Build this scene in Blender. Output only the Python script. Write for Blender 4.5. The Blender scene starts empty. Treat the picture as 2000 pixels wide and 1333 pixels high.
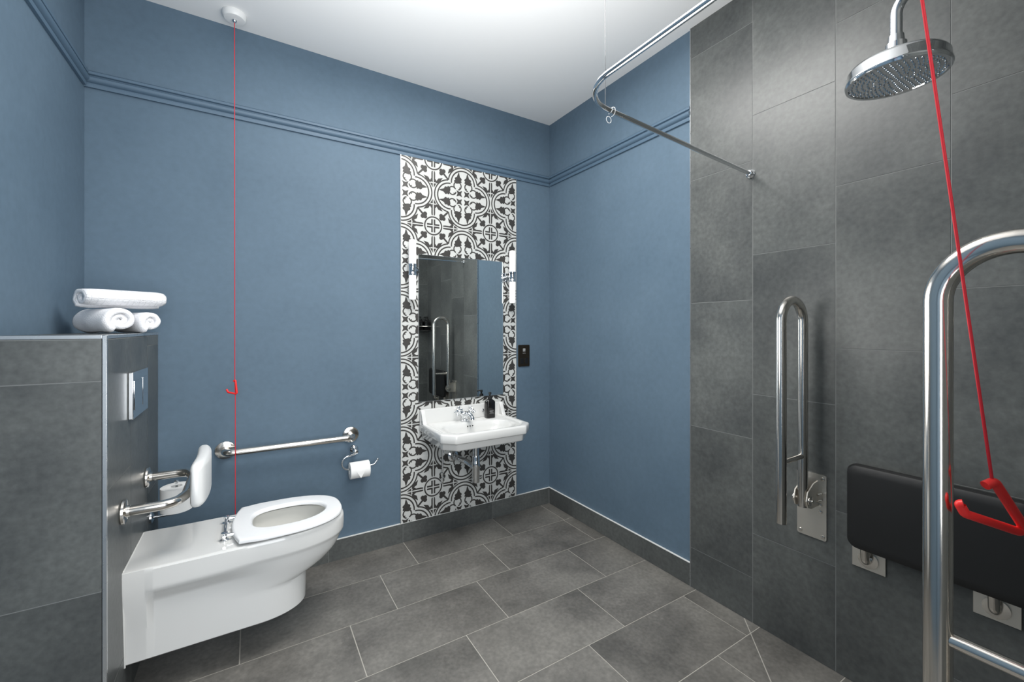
import bpy, bmesh, math, random
from mathutils import Vector, Matrix, noise
random.seed(7)
S = bpy.context.scene
COL = S.collection
PI = math.pi

# ------------------------------------------------------------ camera, world, lights, exposure
cd = bpy.data.cameras.new('camera'); cam = bpy.data.objects.new('camera', cd); COL.objects.link(cam)
cd.sensor_width = 36; cd.lens = 828/2000*36; cd.shift_y = -26.5/2000; cd.clip_start = 0.02
cam.location = (-1.8485, -2.4788, 1.272); cam.rotation_euler = (PI/2, 0, -math.radians(31.67))
S.camera = cam
S.view_settings.view_transform = 'Standard'; S.view_settings.look = 'None'
S.view_settings.gamma = 1; S.view_settings.use_curve_mapping = False
S.view_settings.exposure = 0.52
w = bpy.data.worlds.new('world'); S.world = w; w.use_nodes = True
w.node_tree.nodes['Background'].inputs[0].default_value = (0.62, 0.72, 0.85, 1)
w.node_tree.nodes['Background'].inputs[1].default_value = 0.5

def area(name, loc, target, sx, sy, power, col=(1, 1, 1)):
    l = bpy.data.lights.new(name, 'AREA'); l.shape = 'RECTANGLE'; l.size = sx; l.size_y = sy
    l.energy = power; l.color = col
    o = bpy.data.objects.new(name, l); COL.objects.link(o); o.location = loc
    o.rotation_euler = (Vector(target)-Vector(loc)).to_track_quat('-Z', 'Y').to_euler()
    return o
def point(name, loc, r, power, col=(1, 1, 1)):
    l = bpy.data.lights.new(name, 'POINT'); l.shadow_soft_size = r; l.energy = power; l.color = col
    o = bpy.data.objects.new(name, l); COL.objects.link(o); o.location = loc
    return o
area('doorway_daylight', (-1.75, -3.15, 1.45), (-1.55, 0, 1.2), 1.0, 1.9, 27, (0.95, 0.98, 1.0))
area('ceiling_light', (-1.12, -1.2, 2.68), (-1.12, -1.2, 0), 0.9, 0.9, 27, (1.0, 0.985, 0.955))
point('low_fill', (-1.15, -1.45, 1.3), 0.3, 11, (1.0, 0.985, 0.95))  # added fill without a fixture, lifts the lower walls and floor
area('ceiling_fill', (-1.35, -1.45, 2.1), (-1.33, -1.4, 2.74), 1.3, 1.3, 12, (1.0, 0.985, 0.965))  # unseen upward panel added to brighten the ceiling in place of bounce

# ------------------------------------------------------------ materials
def nodes(name):
    m = bpy.data.materials.new(name); m.use_nodes = True
    return m, m.node_tree.nodes, m.node_tree.links, m.node_tree.nodes['Principled BSDF']
def srgb(r, g, b):
    f = lambda c: (c/255/12.92) if c/255 <= .04045 else ((c/255+.055)/1.055)**2.4
    return (f(r), f(g), f(b), 1)
def plain(name, col, rough=.5, metal=0., bump=0., bscale=60., coat=0., spec=.5, emit=0.):
    m, N, L, b = nodes(name)
    b.inputs['Base Color'].default_value = col; b.inputs['Roughness'].default_value = rough
    b.inputs['Metallic'].default_value = metal; b.inputs['Coat Weight'].default_value = coat
    b.inputs['Specular IOR Level'].default_value = spec
    if emit:
        b.inputs['Emission Color'].default_value = (1, .98, .94, 1); b.inputs['Emission Strength'].default_value = emit
    tc = N.new('ShaderNodeTexCoord'); n = N.new('ShaderNodeTexNoise'); n.inputs['Scale'].default_value = bscale
    L.new(tc.outputs['Object'], n.inputs['Vector'])
    mr = N.new('ShaderNodeMapRange'); mr.inputs[3].default_value = rough*.92; mr.inputs[4].default_value = min(1, rough*1.08)
    L.new(n.outputs[0], mr.inputs[0]); L.new(mr.outputs[0], b.inputs['Roughness'])
    if bump:
        bp = N.new('ShaderNodeBump'); bp.inputs['Strength'].default_value = bump; bp.inputs['Distance'].default_value = .002
        L.new(n.outputs[0], bp.inputs['Height']); L.new(bp.outputs[0], b.inputs['Normal'])
    return m
def mottled(name, c1, c2, rough, scale, detail=8, bump=.08, tone=False, rlo=None, spec=.5):
    m, N, L, b = nodes(name)
    tc = N.new('ShaderNodeTexCoord'); n = N.new('ShaderNodeTexNoise'); n.inputs['Scale'].default_value = scale
    n.inputs['Detail'].default_value = detail; n.inputs['Roughness'].default_value = .62
    vec = tc.outputs['Object']
    if tone:                                     # every tile has its own cloudiness and tone
        at = N.new('ShaderNodeAttribute'); at.attribute_name = 'tone'
        ad = N.new('ShaderNodeVectorMath'); ad.operation = 'MULTIPLY_ADD'
        ad.inputs[1].default_value = (37, 53, 71); L.new(at.outputs['Color'], ad.inputs[0]); L.new(vec, ad.inputs[2]); vec = ad.outputs[0]
    L.new(vec, n.inputs['Vector'])
    r = N.new('ShaderNodeValToRGB'); r.color_ramp.elements[0].position = .36; r.color_ramp.elements[1].position = .66
    r.color_ramp.elements[0].color = c1; r.color_ramp.elements[1].color = c2
    L.new(n.outputs[0], r.inputs[0]); out = r.outputs[0]
    f = N.new('ShaderNodeTexNoise'); f.inputs['Scale'].default_value = scale*22; f.inputs['Detail'].default_value = 4
    L.new(vec, f.inputs['Vector'])
    mx = N.new('ShaderNodeMix'); mx.data_type = 'RGBA'; mx.blend_type = 'OVERLAY'; mx.inputs[0].default_value = .4 if tone else .12
    L.new(out, mx.inputs[6]); L.new(f.outputs[0], mx.inputs[7]); hs = N.new('ShaderNodeHueSaturation')
    hs.inputs['Saturation'].default_value = .92 if not tone else .9
    L.new(mx.outputs[2], hs.inputs['Color']); out = hs.outputs[0]
    if tone:
        mr = N.new('ShaderNodeMapRange'); mr.inputs[3].default_value = .94; mr.inputs[4].default_value = 1.06
        L.new(at.outputs['Fac'], mr.inputs[0]); L.new(mr.outputs[0], hs.inputs['Value'])
    L.new(out, b.inputs['Base Color'])
    rr = N.new('ShaderNodeMapRange'); rr.inputs[3].default_value = rlo or rough*.85; rr.inputs[4].default_value = rough*1.15
    L.new(n.outputs[0], rr.inputs[0]); L.new(rr.outputs[0], b.inputs['Roughness'])
    b.inputs['Specular IOR Level'].default_value = spec
    bp = N.new('ShaderNodeBump'); bp.inputs['Strength'].default_value = bump; bp.inputs['Distance'].default_value = .002
    L.new(f.outputs[0], bp.inputs['Height']); L.new(bp.outputs[0], b.inputs['Normal'])
    return m
M = {}
M['blue'] = mottled('blue_wall_paint', srgb(84, 106, 124), srgb(91, 113, 131), .62, 1.6, 4, .05, spec=.3)
M['bluegloss'] = plain('blue_wood_paint', srgb(84, 106, 125), .5, bump=.02)
M['ceil'] = plain('white_ceiling_paint', srgb(235, 236, 236), .8, bump=.03)
M['tile'] = mottled('slate_wall_tile', srgb(74, 77, 77), srgb(97, 100, 98), .38, 2.6, 9, .10, True)
M['floor'] = mottled('slate_floor_tile', srgb(91, 89, 85), srgb(127, 124, 118), .42, 3.0, 10, .12, True)
M['grout'] = plain('wall_grout', srgb(132, 134, 133), .8, bump=.1, bscale=200)
M['fgrout'] = plain('floor_grout', srgb(172, 168, 160), .8, bump=.1, bscale=200)
M['white_line'] = plain('white_sealant', srgb(225, 225, 222), .4)
M['alu'] = plain('aluminium_trim', srgb(205, 208, 210), .28, .9)
M['chrome'] = plain('polished_chrome', srgb(228, 230, 232), .05, 1.)
M['steel'] = plain('polished_stainless_steel', srgb(222, 217, 210), .17, 1.)
M['platesteel'] = plain('brushed_stainless_steel', srgb(226, 221, 212), .42, 1.)
M['ceramic'] = plain('white_ceramic', srgb(219, 219, 217), .08, coat=.3, bscale=5)
M['bowl'] = plain('ceramic_inner', srgb(226, 225, 220), .12, bscale=5)
M['water'] = plain('toilet_water', srgb(150, 150, 138), .03)
M['seat'] = plain('white_seat_plastic', srgb(236, 237, 238), .2, bscale=5)
M['paper'] = plain('white_paper', srgb(240, 240, 238), .9, bump=.15, bscale=300)
M['opal'] = plain('opal_glass', srgb(245, 245, 242), .25, emit=.25)
M['black'] = plain('black_plastic', srgb(20, 21, 22), .55, bump=.02)
M['bottle'] = plain('black_bottle', srgb(18, 17, 18), .16)
M['label'] = plain('pale_label_print', srgb(150, 150, 150), .5)
M['red'] = plain('red_plastic', srgb(240, 44, 42), .4)
M['redcord'] = plain('red_cord', srgb(214, 34, 48), .6)
M['whiteplastic'] = plain('white_plastic', srgb(232, 233, 232), .35)
M['bronze'] = plain('dark_bronze', srgb(62, 54, 44), .35, .8)
M['darkslot'] = plain('dark_socket', srgb(16, 15, 15), .4)
M['brown'] = plain('copper_pipe', srgb(150, 100, 75), .35, .9)
M['tilewhite'] = plain('patterned_tile_white', srgb(200, 201, 198), .4, bump=.06, bscale=250)
M['tiledark'] = plain('patterned_tile_charcoal', srgb(58, 56, 54), .42, bump=.06, bscale=250)
M['tilegrout'] = plain('patterned_tile_grout', srgb(215, 215, 213), .7)
M['mirror'] = plain('mirror_silver', srgb(225, 230, 230), .0, 1.); M['mirror'].node_tree.nodes['Principled BSDF'].inputs['Roughness'].default_value = 0
for l in list(M['mirror'].node_tree.links):
    if l.to_socket.name == 'Roughness': M['mirror'].node_tree.links.remove(l)
M['wire'] = plain('thin_steel_wire', srgb(130, 133, 136), .4, .6)
def towel_mat(name, waffle):
    m, N, L, b = nodes(name)
    b.inputs['Base Color'].default_value = srgb(243, 243, 246); b.inputs['Roughness'].default_value = .95
    b.inputs['Sheen Weight'].default_value = .3
    tc = N.new('ShaderNodeTexCoord'); n = N.new('ShaderNodeTexNoise'); n.inputs['Scale'].default_value = 260
    L.new(tc.outputs['Object'], n.inputs['Vector'])
    bp = N.new('ShaderNodeBump'); bp.inputs['Strength'].default_value = .6; bp.inputs['Distance'].default_value = .003
    L.new(n.outputs[0], bp.inputs['Height'])
    if waffle:
        uv = N.new('ShaderNodeUVMap'); br = N.new('ShaderNodeTexBrick'); br.offset = 0
        br.inputs['Scale'].default_value = 1; br.inputs['Mortar Size'].default_value = .16; br.inputs['Mortar Smooth'].default_value = 1
        br.inputs['Brick Width'].default_value = 1; br.inputs['Row Height'].default_value = 1
        L.new(uv.outputs[0], br.inputs['Vector'])
        b2 = N.new('ShaderNodeBump'); b2.inputs['Strength'].default_value = .6; b2.inputs['Distance'].default_value = .0022; b2.invert = True
        L.new(br.outputs['Fac'], b2.inputs['Height']); L.new(bp.outputs[0], b2.inputs['Normal']); L.new(b2.outputs[0], b.inputs['Normal'])
    else: L.new(bp.outputs[0], b.inputs['Normal'])
    return m
M['towel'] = towel_mat('white_terry', False); M['waffle'] = towel_mat('white_waffle', True)

# ------------------------------------------------------------ mesh helpers
def link(name, bm, mats, parent=None, smooth=False, bevel=0., seg=2, sharp=35, subsurf=0):
    me = bpy.data.meshes.new(name)
    bmesh.ops.remove_doubles(bm, verts=bm.verts, dist=1e-6)
    bmesh.ops.recalc_face_normals(bm, faces=bm.faces)
    bm.to_mesh(me); bm.free()
    if not isinstance(mats, (list, tuple)): mats = [mats]
    for m in mats: me.materials.append(m)
    o = bpy.data.objects.new(name, me); COL.objects.link(o)
    if parent: o.parent = parent; o.matrix_parent_inverse = (parent.matrix_basis).inverted()
    if smooth:
        me.shade_smooth()
        if sharp: me.set_sharp_from_angle(angle=math.radians(sharp))
    if bevel:
        b = o.modifiers.new('bevel', 'BEVEL'); b.width = bevel; b.segments = seg; b.limit_method = 'ANGLE'; b.angle_limit = math.radians(40)
        b.harden_normals = False
        if not smooth: me.shade_smooth(); me.set_sharp_from_angle(angle=math.radians(30))
    if subsurf:
        s = o.modifiers.new('sub', 'SUBSURF'); s.levels = s.render_levels = subsurf
    return o
def empty(name, loc, label, cat, group=None):
    o = bpy.data.objects.new(name, None); COL.objects.link(o); o.location = loc; o.empty_display_size = .05
    tag(o, label, cat, group); return o
def tag(o, label, cat, group=None):
    o['label'] = label; o['category'] = cat
    if group: o['group'] = group
    return o
def struct(o): o['kind'] = 'structure'; return o
def box(bm, x0, x1, y0, y1, z0, z1, mi=0):
    v = [bm.verts.new(p) for p in ((x0,y0,z0),(x1,y0,z0),(x1,y1,z0),(x0,y1,z0),(x0,y0,z1),(x1,y0,z1),(x1,y1,z1),(x0,y1,z1))]
    fs = [bm.faces.new([v[i] for i in q]) for q in ((0,3,2,1),(4,5,6,7),(0,1,5,4),(1,2,6,5),(2,3,7,6),(3,0,4,7))]
    for f in fs: f.material_index = mi
    return fs
def BX(*a, **k):
    bm = bmesh.new(); box(bm, *a, **k); return bm
def frame_of(d):
    d = d.normalized(); a = Vector((0,0,1)) if abs(d.z) < .9 else Vector((1,0,0))
    u = d.cross(a).normalized(); return u, d.cross(u).normalized()
def loft(bm, loops, cap0=True, cap1=True, mi=0):
    L = [[bm.verts.new(p) for p in l] for l in loops]; n = len(L[0])
    for a, b in zip(L, L[1:]):
        for i in range(n):
            f = bm.faces.new((a[i], a[(i+1) % n], b[(i+1) % n], b[i])); f.material_index = mi
    if cap0: bm.faces.new(L[0][::-1]).material_index = mi
    if cap1: bm.faces.new(L[-1]).material_index = mi
    return L
def tube(bm, pts, r, n=16, mi=0, cap=True):
    pts = [Vector(p) for p in pts]; R = r if isinstance(r, (list, tuple)) else [r]*len(pts)
    u = None; loops = []
    for i, p in enumerate(pts):
        d = ((pts[min(i+1, len(pts)-1)]-p).normalized() + (p-pts[max(i-1, 0)]).normalized()).normalized()
        if u is None: u, v = frame_of(d)
        else: u = (u - d*u.dot(d)).normalized(); v = d.cross(u)
        loops.append([p + R[i]*(math.cos(2*PI*k/n)*u + math.sin(2*PI*k/n)*v) for k in range(n)])
    loft(bm, loops, cap, cap, mi)
def round_path(pts, rad, seg=10):
    """polyline with its corners turned to arcs of radius rad"""
    pts = [Vector(p) for p in pts]; out = [pts[0]]
    for i in range(1, len(pts)-1):
        p = pts[i]; a = (pts[i-1]-p); b = (pts[i+1]-p); r = rad[i-1] if isinstance(rad, (list, tuple)) else rad
        an = a.angle(b)
        t = min(r/math.tan(an/2), a.length*.499, b.length*.499); r = t*math.tan(an/2)
        a.normalize(); b.normalize(); c = p + (a+b).normalized()*(r/math.sin(an/2))
        s = p+a*t-c; e = p+b*t-c; om = s.angle(e)
        for k in range(seg+1):
            q = k/seg; out.append(c + (math.sin((1-q)*om)*s + math.sin(q*om)*e)/math.sin(om))
    out.append(pts[-1]); return out
def lathe(bm, prof, centre=(0,0,0), axis=(0,0,1), n=32, mi=0):
    """prof: (radius, height along axis)"""
    c = Vector(centre); d = Vector(axis).normalized(); u, v = frame_of(d)
    loops = [[c + d*h + max(r, 1e-4)*(math.cos(2*PI*k/n)*u + math.sin(2*PI*k/n)*v) for k in range(n)] for r, h in prof]
    loft(bm, loops, True, True, mi)
def LA(prof, centre=(0,0,0), axis=(0,0,1), n=32):
    bm = bmesh.new(); lathe(bm, prof, centre, axis, n); return bm
def TB(pts, r, n=16):
    bm = bmesh.new(); tube(bm, pts, r, n); return bm
def prism(bm, poly, z0, z1, axes='xyz', mi=0):
    def P(a, b, c):
        d = {axes[0]: a, axes[1]: b, axes[2]: c}; return (d['x'], d['y'], d['z'])
    loft(bm, [[P(a, b, z0) for a, b in poly], [P(a, b, z1) for a, b in poly]], True, True, mi)
def rrect(x0, x1, y0, y1, r, n=6):
    out = []
    for cx, cy, a in ((x1-r, y1-r, 0), (x0+r, y1-r, PI/2), (x0+r, y0+r, PI), (x1-r, y0+r, 1.5*PI)):
        for k in range(n+1): out.append((cx+r*math.cos(a+k/n*PI/2), cy+r*math.sin(a+k/n*PI/2)))
    return out
def tiled(name, rects, mp, mats, base, gap=.003, th=.0012, parent=None):
    """grout slab plus slightly raised tiles; mp(u,v,w) maps the surface to space"""
    bm = bmesh.new(); lay = bm.loops.layers.color.new('tone')
    def bxx(u0, u1, v0, v1, w0, w1, mi, tone):
        pts = [mp(u, v, ww) for ww in (w0, w1) for u, v in ((u0,v0),(u1,v0),(u1,v1),(u0,v1))]
        v = [bm.verts.new(p) for p in pts]
        for q in ((0,3,2,1),(4,5,6,7),(0,1,5,4),(1,2,6,5),(2,3,7,6),(3,0,4,7)):
            f = bm.faces.new([v[i] for i in q]); f.material_index = mi
            for l in f.loops: l[lay] = (tone, tone, tone, 1)
    if base: bxx(*base, 1, .5)
    for r in rects:
        u0, u1, v0, v1 = r[:4]; g = gap/2; t = random.random()
        if u1-u0 > gap*1.5 and v1-v0 > gap*1.5: bxx(u0+g, u1-g, v0+g, v1-g, base[5]-.0002 if base else 0, (base[5] if base else 0)+th, 0, t)
    return link(name, bm, mats, parent)

# ------------------------------------------------------------ room shell
H = 2.74; XL = -2.447; YD = -2.51
struct(link('ceiling', BX(XL-.12, .12, YD-1.2, .12, H, H+.1), M['ceil']))
struct(link('wall_back', BX(XL-.12, .12, 0, .12, 0, H), M['blue']))
struct(link('wall_right', BX(0, .12, YD-1.2, 0, 0, H), M['blue']))
struct(link('wall_left', BX(XL-.12, XL, YD-1.2, 0, 0, H), M['blue']))
bm = bmesh.new(); box(bm, -1.22, 0, YD-.12, YD, 0, H); box(bm, XL, -2.33, YD-.12, YD, 0, H); box(bm, -2.33, -1.22, YD-.12, YD, 2.2, H)
struct(link('wall_front', bm, M['blue']))
# floor tiles, running bond, rows parallel to the back wall
rows = [0, -.274, -.578, -.889, -1.196, -1.499, -1.803, -2.107, -2.411, -2.715, -3.1]
joints = {0: (-.083, -.481, -1.079, -1.68), 1: (-.09, -.688, -1.283, -1.884), 2: (-.303, -.885, -1.487, -2.088),
          3: (-.494, -1.09, -1.69, -2.29), 4: (-.105, -.696, -1.29, -1.89), 5: (-.308, -.905, -1.5, -2.1), 6: (-.49, -1.09, -1.69),
          7: (-.1, -.7, -1.3, -1.9), 8: (-.3, -.9, -1.5, -2.1), 9: (-.49, -1.09, -1.69)}
rects = []
for k in range(10):
    xs = [0, *joints[k], XL]
    for a, b in zip(xs, xs[1:]): rects.append((b, a, rows[k+1], rows[k]))
fl = struct(tiled('floor', rects, lambda u, v, w_: (u, v, w_), [M['floor'], M['fgrout']], (XL-.1, .1, -3.6, .1, -.08, -.0012), gap=.0042))
# the shower falls: a mitred grout line cut across the tiles
bm = bmesh.new(); a = Vector((-.012, -1.435, 0)); b = Vector((-1.05, -2.43, 0)); d = (b-a).normalized(); n_ = Vector((-d.y, d.x, 0))*.0018
for z in (.0004,): bm.faces.new([bm.verts.new(p+Vector((0, 0, z))) for p in (a+n_, b+n_, b-n_, a-n_)])
o = struct(link('trim_1', bm, M['fgrout']))
# slate cladding of the shower on the right wall (tiles 300 x 600, each column stepped by 200)
cols = [-1.169, -1.47, -1.774, -2.077, -2.38, YD]
off = [.194, .387, .596, .194, .387]
rects = []
for k in range(5):
    zs = [0]+[off[k]+.5985*i for i in range(6) if 0.02 < off[k]+.5985*i < H-.01]+[H]
    for a, b in zip(zs, zs[1:]): rects.append((cols[k+1], cols[k], a, b))
struct(tiled('wall_shower', rects, lambda u, v, w_: (-w_, u, v), [M['tile'], M['grout']], (YD, -1.169, 0, H, .0002, .0092)))
rects = []
for k in range(4):
    u1 = -.011-.304*k; zs = [0]+[off[(k+2) % 4]+.5985*i for i in range(5) if off[(k+2) % 4]+.5985*i < H-.01]+[H]
    for a, b in zip(zs, zs[1:]): rects.append((u1-.304, u1, a, b))
struct(tiled('wall_shower_front', rects, lambda u, v, w_: (u, YD+w_, v), [M['tile'], M['grout']], (-1.225, -.0105, 0, H, .0002, .0092)))
struct(link('trim_2', BX(-.0125, -.0002, -1.1688, -1.1655, .0, H), M['alu']))
# skirting tiles, 113 mm
rects = [(b, a, .0, .112) for a, b in zip((-.012, -.09, -.48, -1.082, -1.49, -1.894), (-.09, -.48, -1.082, -1.49, -1.894, -2.19))]
struct(tiled('baseboard_back', rects, lambda u, v, w_: (u, -w_, v), [M['tile'], M['grout']], (-2.19, -.0005, 0, .112, .0002, .0092), gap=.002))
rects = [(b, a, .0, .112) for a, b in zip((-.012, -.269, -.878), (-.269, -.878, -1.165))]
struct(tiled('baseboard_right', rects, lambda u, v, w_: (-w_, u, v), [M['tile'], M['grout']], (-1.165, -.0108, 0, .112, .0002, .0092), gap=.002))
struct(link('trim_3', BX(-2.19, -.0002, -.0112, -.0002, .1122, .1145), M['white_line']))
struct(link('trim_4', BX(-.0112, -.0002, -1.165, -.0113, .1122, .1145), M['white_line']))
# picture rails: a moulded strip at 2.3-2.36 m
prof = [(0, 2.292), (.010, 2.292), (.012, 2.300), (.012, 2.306), (.006, 2.309), (.006, 2.312), (.016, 2.316), (.021, 2.324), (.021, 2.332), (.015, 2.337), (.008, 2.339), (.008, 2.343), (.017, 2.346), (.018, 2.356), (.013, 2.361), (0, 2.363)]
def picrail(name, P0, P1, nrm):
    bm = bmesh.new(); P0 = Vector(P0); P1 = Vector(P1); nrm = Vector(nrm)
    loft(bm, [[P + nrm*(a+.0001) + Vector((0, 0, z)) for a, z in prof] for P in (P0, P1)])
    return struct(link(name, bm, M['bluegloss'], smooth=True, sharp=50))
picrail('trim_5', (XL, 0, 0), (0, 0, 0), (0, -1, 0))
picrail('trim_6', (0, -.0225, 0), (0, -1.165, 0), (-1, 0, 0))
picrail('trim_7', (XL, -.0225, 0), (XL, -2.5, 0), (1, 0, 0))

# boxed-in cistern wall with tiled faces and aluminium edges
BXX = -2.205; BY = -.81; BZ = 1.249
struct(link('wall_cistern', BX(XL+.0005, BXX-.011, BY+.011, -.0005, 0, BZ-.011), M['grout']))
jr = [(BY+.009, -.512, 0, .182), (BY+.009, -.512, .182, .79), (BY+.009, -.512, .79, BZ-.012), (-.512, -.238, 0, .385), (-.512, -.238, .385, 1.003),
      (-.512, -.238, 1.003, BZ-.012), (-.238, -.0005, 0, .59), (-.238, -.0005, .59, 1.198), (-.238, -.0005, 1.198, BZ-.012)]
struct(tiled('wall_cistern_side', jr, lambda u, v, w_: (BXX-.0112+w_, u, v), [M['tile'], M['grout']], (BY+.011, -.0005, 0, BZ-.011, .0002, .0098)))
jr = [(XL+.001, BXX-.009, 0, .506), (XL+.001, BXX-.009, .506, 1.116), (XL+.001, BXX-.009, 1.116, BZ-.012)]
struct(tiled('wall_cistern_front', jr, lambda u, v, w_: (u, BY+.0112-w_, v), [M['tile'], M['grout']], (XL+.001, BXX-.011, 0, BZ-.011, .0002, .0098)))
jr = [(XL+.001, BXX-.009, BY+.009, -.42), (XL+.001, BXX-.009, -.42, -.0005)]
struct(tiled('wall_cistern_top', jr, lambda u, v, w_: (u, v, BZ-.0112+w_), [M['tile'], M['grout']], (XL+.001, BXX-.011, BY+.011, -.0005, .0002, .0098)))
struct(link('trim_8', BX(BXX-.0092, BXX+.0008, BY-.0008, BY+.0092, 0, BZ), M['alu'], bevel=.0012))
struct(link('trim_9', BX(BXX-.0092, BXX+.0008, BY+.0094, -.0005, BZ-.0102, BZ+.0006), M['alu'], bevel=.0012))
struct(link('trim_10', BX(XL+.0005, BXX-.0094, BY-.0008, BY+.0092, BZ-.0102, BZ+.0006), M['alu'], bevel=.0012))

# ------------------------------------------------------------ patterned tile panel behind the basin
def arcband(cx, cy, r0, r1, a0, a1, n=16):
    out = []
    for k in range(n):
        p, q = a0+(a1-a0)*k/n, a0+(a1-a0)*(k+1)/n
        out.append([(cx+r*math.cos(t), cy+r*math.sin(t)) for r, t in ((r0, p), (r1, p), (r1, q), (r0, q))])
    return out
def blob(cx, cy, r, n=12): return [(cx+r*math.cos(2*PI*k/n), cy+r*math.sin(2*PI*k/n)) for k in range(n)]
R_ = math.radians
half = []
half += arcband(.455, 0, .480, .520, 0, R_(83.5)) + arcband(.455, 0, .380, .422, 0, R_(94))
half += arcband(.365, .19, .105, .145, R_(-170), R_(150), 18)
half += [blob(.31, .115, .02)]
half += [[(.44, .17), (.43, .23), (.45, .28), (.49, .31), (.53, .30), (.545, .265), (.575, .285), (.615, .28), (.635, .245), (.65, .215), (.70, .195), (.76, .172), (.81, .150),
          (.76, .130), (.70, .118), (.655, .105), (.635, .075), (.60, .045), (.565, .05), (.545, .075), (.52, .055), (.48, .05), (.47, .08), (.485, .115), (.455, .13)]]
half += [[(.985, .33), (.985, .45), (.93, .45), (.895, .395), (.87, .43), (.84, .48), (.69, .52), (.77, .40), (.84, .335), (.90, .325), (.945, .35)]]
half += [[(.938, .38), (.985, .38), (.985, .68), (.95, .68), (.938, .62)], [(.985, .17), (.985, .31), (.90, .31)]]
half += [[(.80, .935), (.985, .935), (.985, .985), (.80, .985)]]
half += [blob(.66, .74, .065)]
diag = arcband(1, 1, .250, .292, PI, 1.5*PI, 14)
diag += [[(.03, .03), (.13, .07), (.23, .03), (.19, .13), (.23, .23), (.13, .19), (.03, .23), (.07, .13)]]
diag += [blob(.745, .745, .06), [(.48, .515), (.515, .48), (.71, .665), (.665, .71)]]
pat = diag + half + [[(y, x) for x, y in p] for p in half]
bm = bmesh.new()
PX0, PX1, PZ1 = -1.094, -.292, 2.297; T = (PX1-PX0)/4
yb, yt, yd = -.0002, -.0095, -.0098
box(bm, PX0, PX1, yt+.0006, yb, .1146, PZ1, 2)
def clip_poly(poly, z0):
    out = []
    for (x1, z1), (x2, z2) in zip(poly, poly[1:]+poly[:1]):
        if z1 >= z0: out.append((x1, z1))
        if (z1 >= z0) != (z2 >= z0): t = (z0-z1)/(z2-z1); out.append((x1+t*(x2-x1), z0))
    return out
for i in range(4):
    for j in range(11):
        x0 = PX0+i*T; zt = PZ1-j*T; zb = max(zt-T, .1146); g = .0008
        box(bm, x0+g, x0+T-g, yt, yb-.001, zb+g, zt-g, 0)
        for pk, p in enumerate(pat):
            q = []
            for u, v in p:
                X = x0+u*T if i % 2 == 0 else x0+T-u*T          # medallion centres on even joints
                Z = zt-T+v*T if j % 2 == 0 else zt-v*T
                q.append((X, Z))
            q = clip_poly(q, .1150)
            if len(q) > 2:
                vs = [bm.verts.new((a, yd-.000012*(pk % 12), b)) for a, b in q]
                try: bm.faces.new(vs).material_index = 1
                except ValueError: pass
me = bpy.data.meshes.new('tile_panel')
for f in bm.faces:
    if f.material_index == 1 and f.normal.y == 0: f.normal_update()
bmesh.ops.triangulate(bm, faces=[f for f in bm.faces if f.material_index == 1])
bm.to_mesh(me); bm.free()
for k in ('tilewhite', 'tiledark', 'tilegrout'): me.materials.append(M[k])
o = bpy.data.objects.new('tile_panel', me); COL.objects.link(o)
tag(o, 'tall panel of white and charcoal patterned tiles behind mirror and basin', 'tile panel')
bm = bmesh.new(); box(bm, PX0-.003, PX0-.0003, -.0105, -.0002, .1146, PZ1+.003); box(bm, PX1+.0003, PX1+.003, -.0105, -.0002, .1146, PZ1+.003); box(bm, PX0-.0003, PX1+.0003, -.0105, -.0002, PZ1+.0003, PZ1+.003)
link('edge_trim', bm, M['alu'], o)

# mirror
t = empty('wall_mirror', (-.6955, -.012, .824), 'tall frameless rectangular mirror hung on the patterned tiles', 'mirror')
link('backing', BX(-.982, -.409, -.0135, -.0105, .83, 1.706), M['whiteplastic'], t)
link('mirror_glass', BX(-.988, -.403, -.0185, -.0136, .824, 1.711), M['mirror'], t)
bm = bmesh.new()
for a in ((-.9905, -.9882, .8215, 1.7135), (-.4028, -.4005, .8215, 1.7135), (-.9882, -.4028, .8215, .8238), (-.9882, -.4028, 1.7112, 1.7135)):
    box(bm, a[0], a[1], -.019, -.0105, a[2], a[3])
link('polished_edge', bm, M['alu'], t)

# sconces
def sconce(x, label):
    y = -.066
    t = empty('wall_light', (x, 0, 1.61), label, 'wall light', 'tube wall lights beside the mirror')
    if True:
        side = 1 if x < -.7 else -1
        link('back_plate', LA([(.001, 0), (.03, 0), (.03, .006), (.026, .009), (.001, .009)], (x+side*.03, -.0104, 1.61), (0, -1, 0)), M['chrome'], t, True)
        link('bracket', TB(round_path([(x+side*.03, -.019, 1.61), (x+side*.03, y, 1.61), (x, y, 1.61)], .015), .008), M['chrome'], t, True)
        link('centre_band', LA([(.001, -.033), (.0235, -.033), (.0235, -.024), (.0222, -.022), (.0222, .022), (.0235, .024), (.0235, .033), (.001, .033)], (x, y, 1.61)), M['chrome'], t, True)
        for s in (1, -1):
            link('glass_shade', LA([(.001, .0335), (.0205, .0335), (.0212, .037), (.0212, .166), (.0195, .173), (.012, .176), (.001, .1765)], (x, y, 1.61), (0, 0, s)), M['opal'], t, True)
    return t
sconce(-1.043, 'white glass tube light with chrome band left of the mirror')
sconce(-.357, 'white glass tube light with chrome band right of the mirror')

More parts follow.
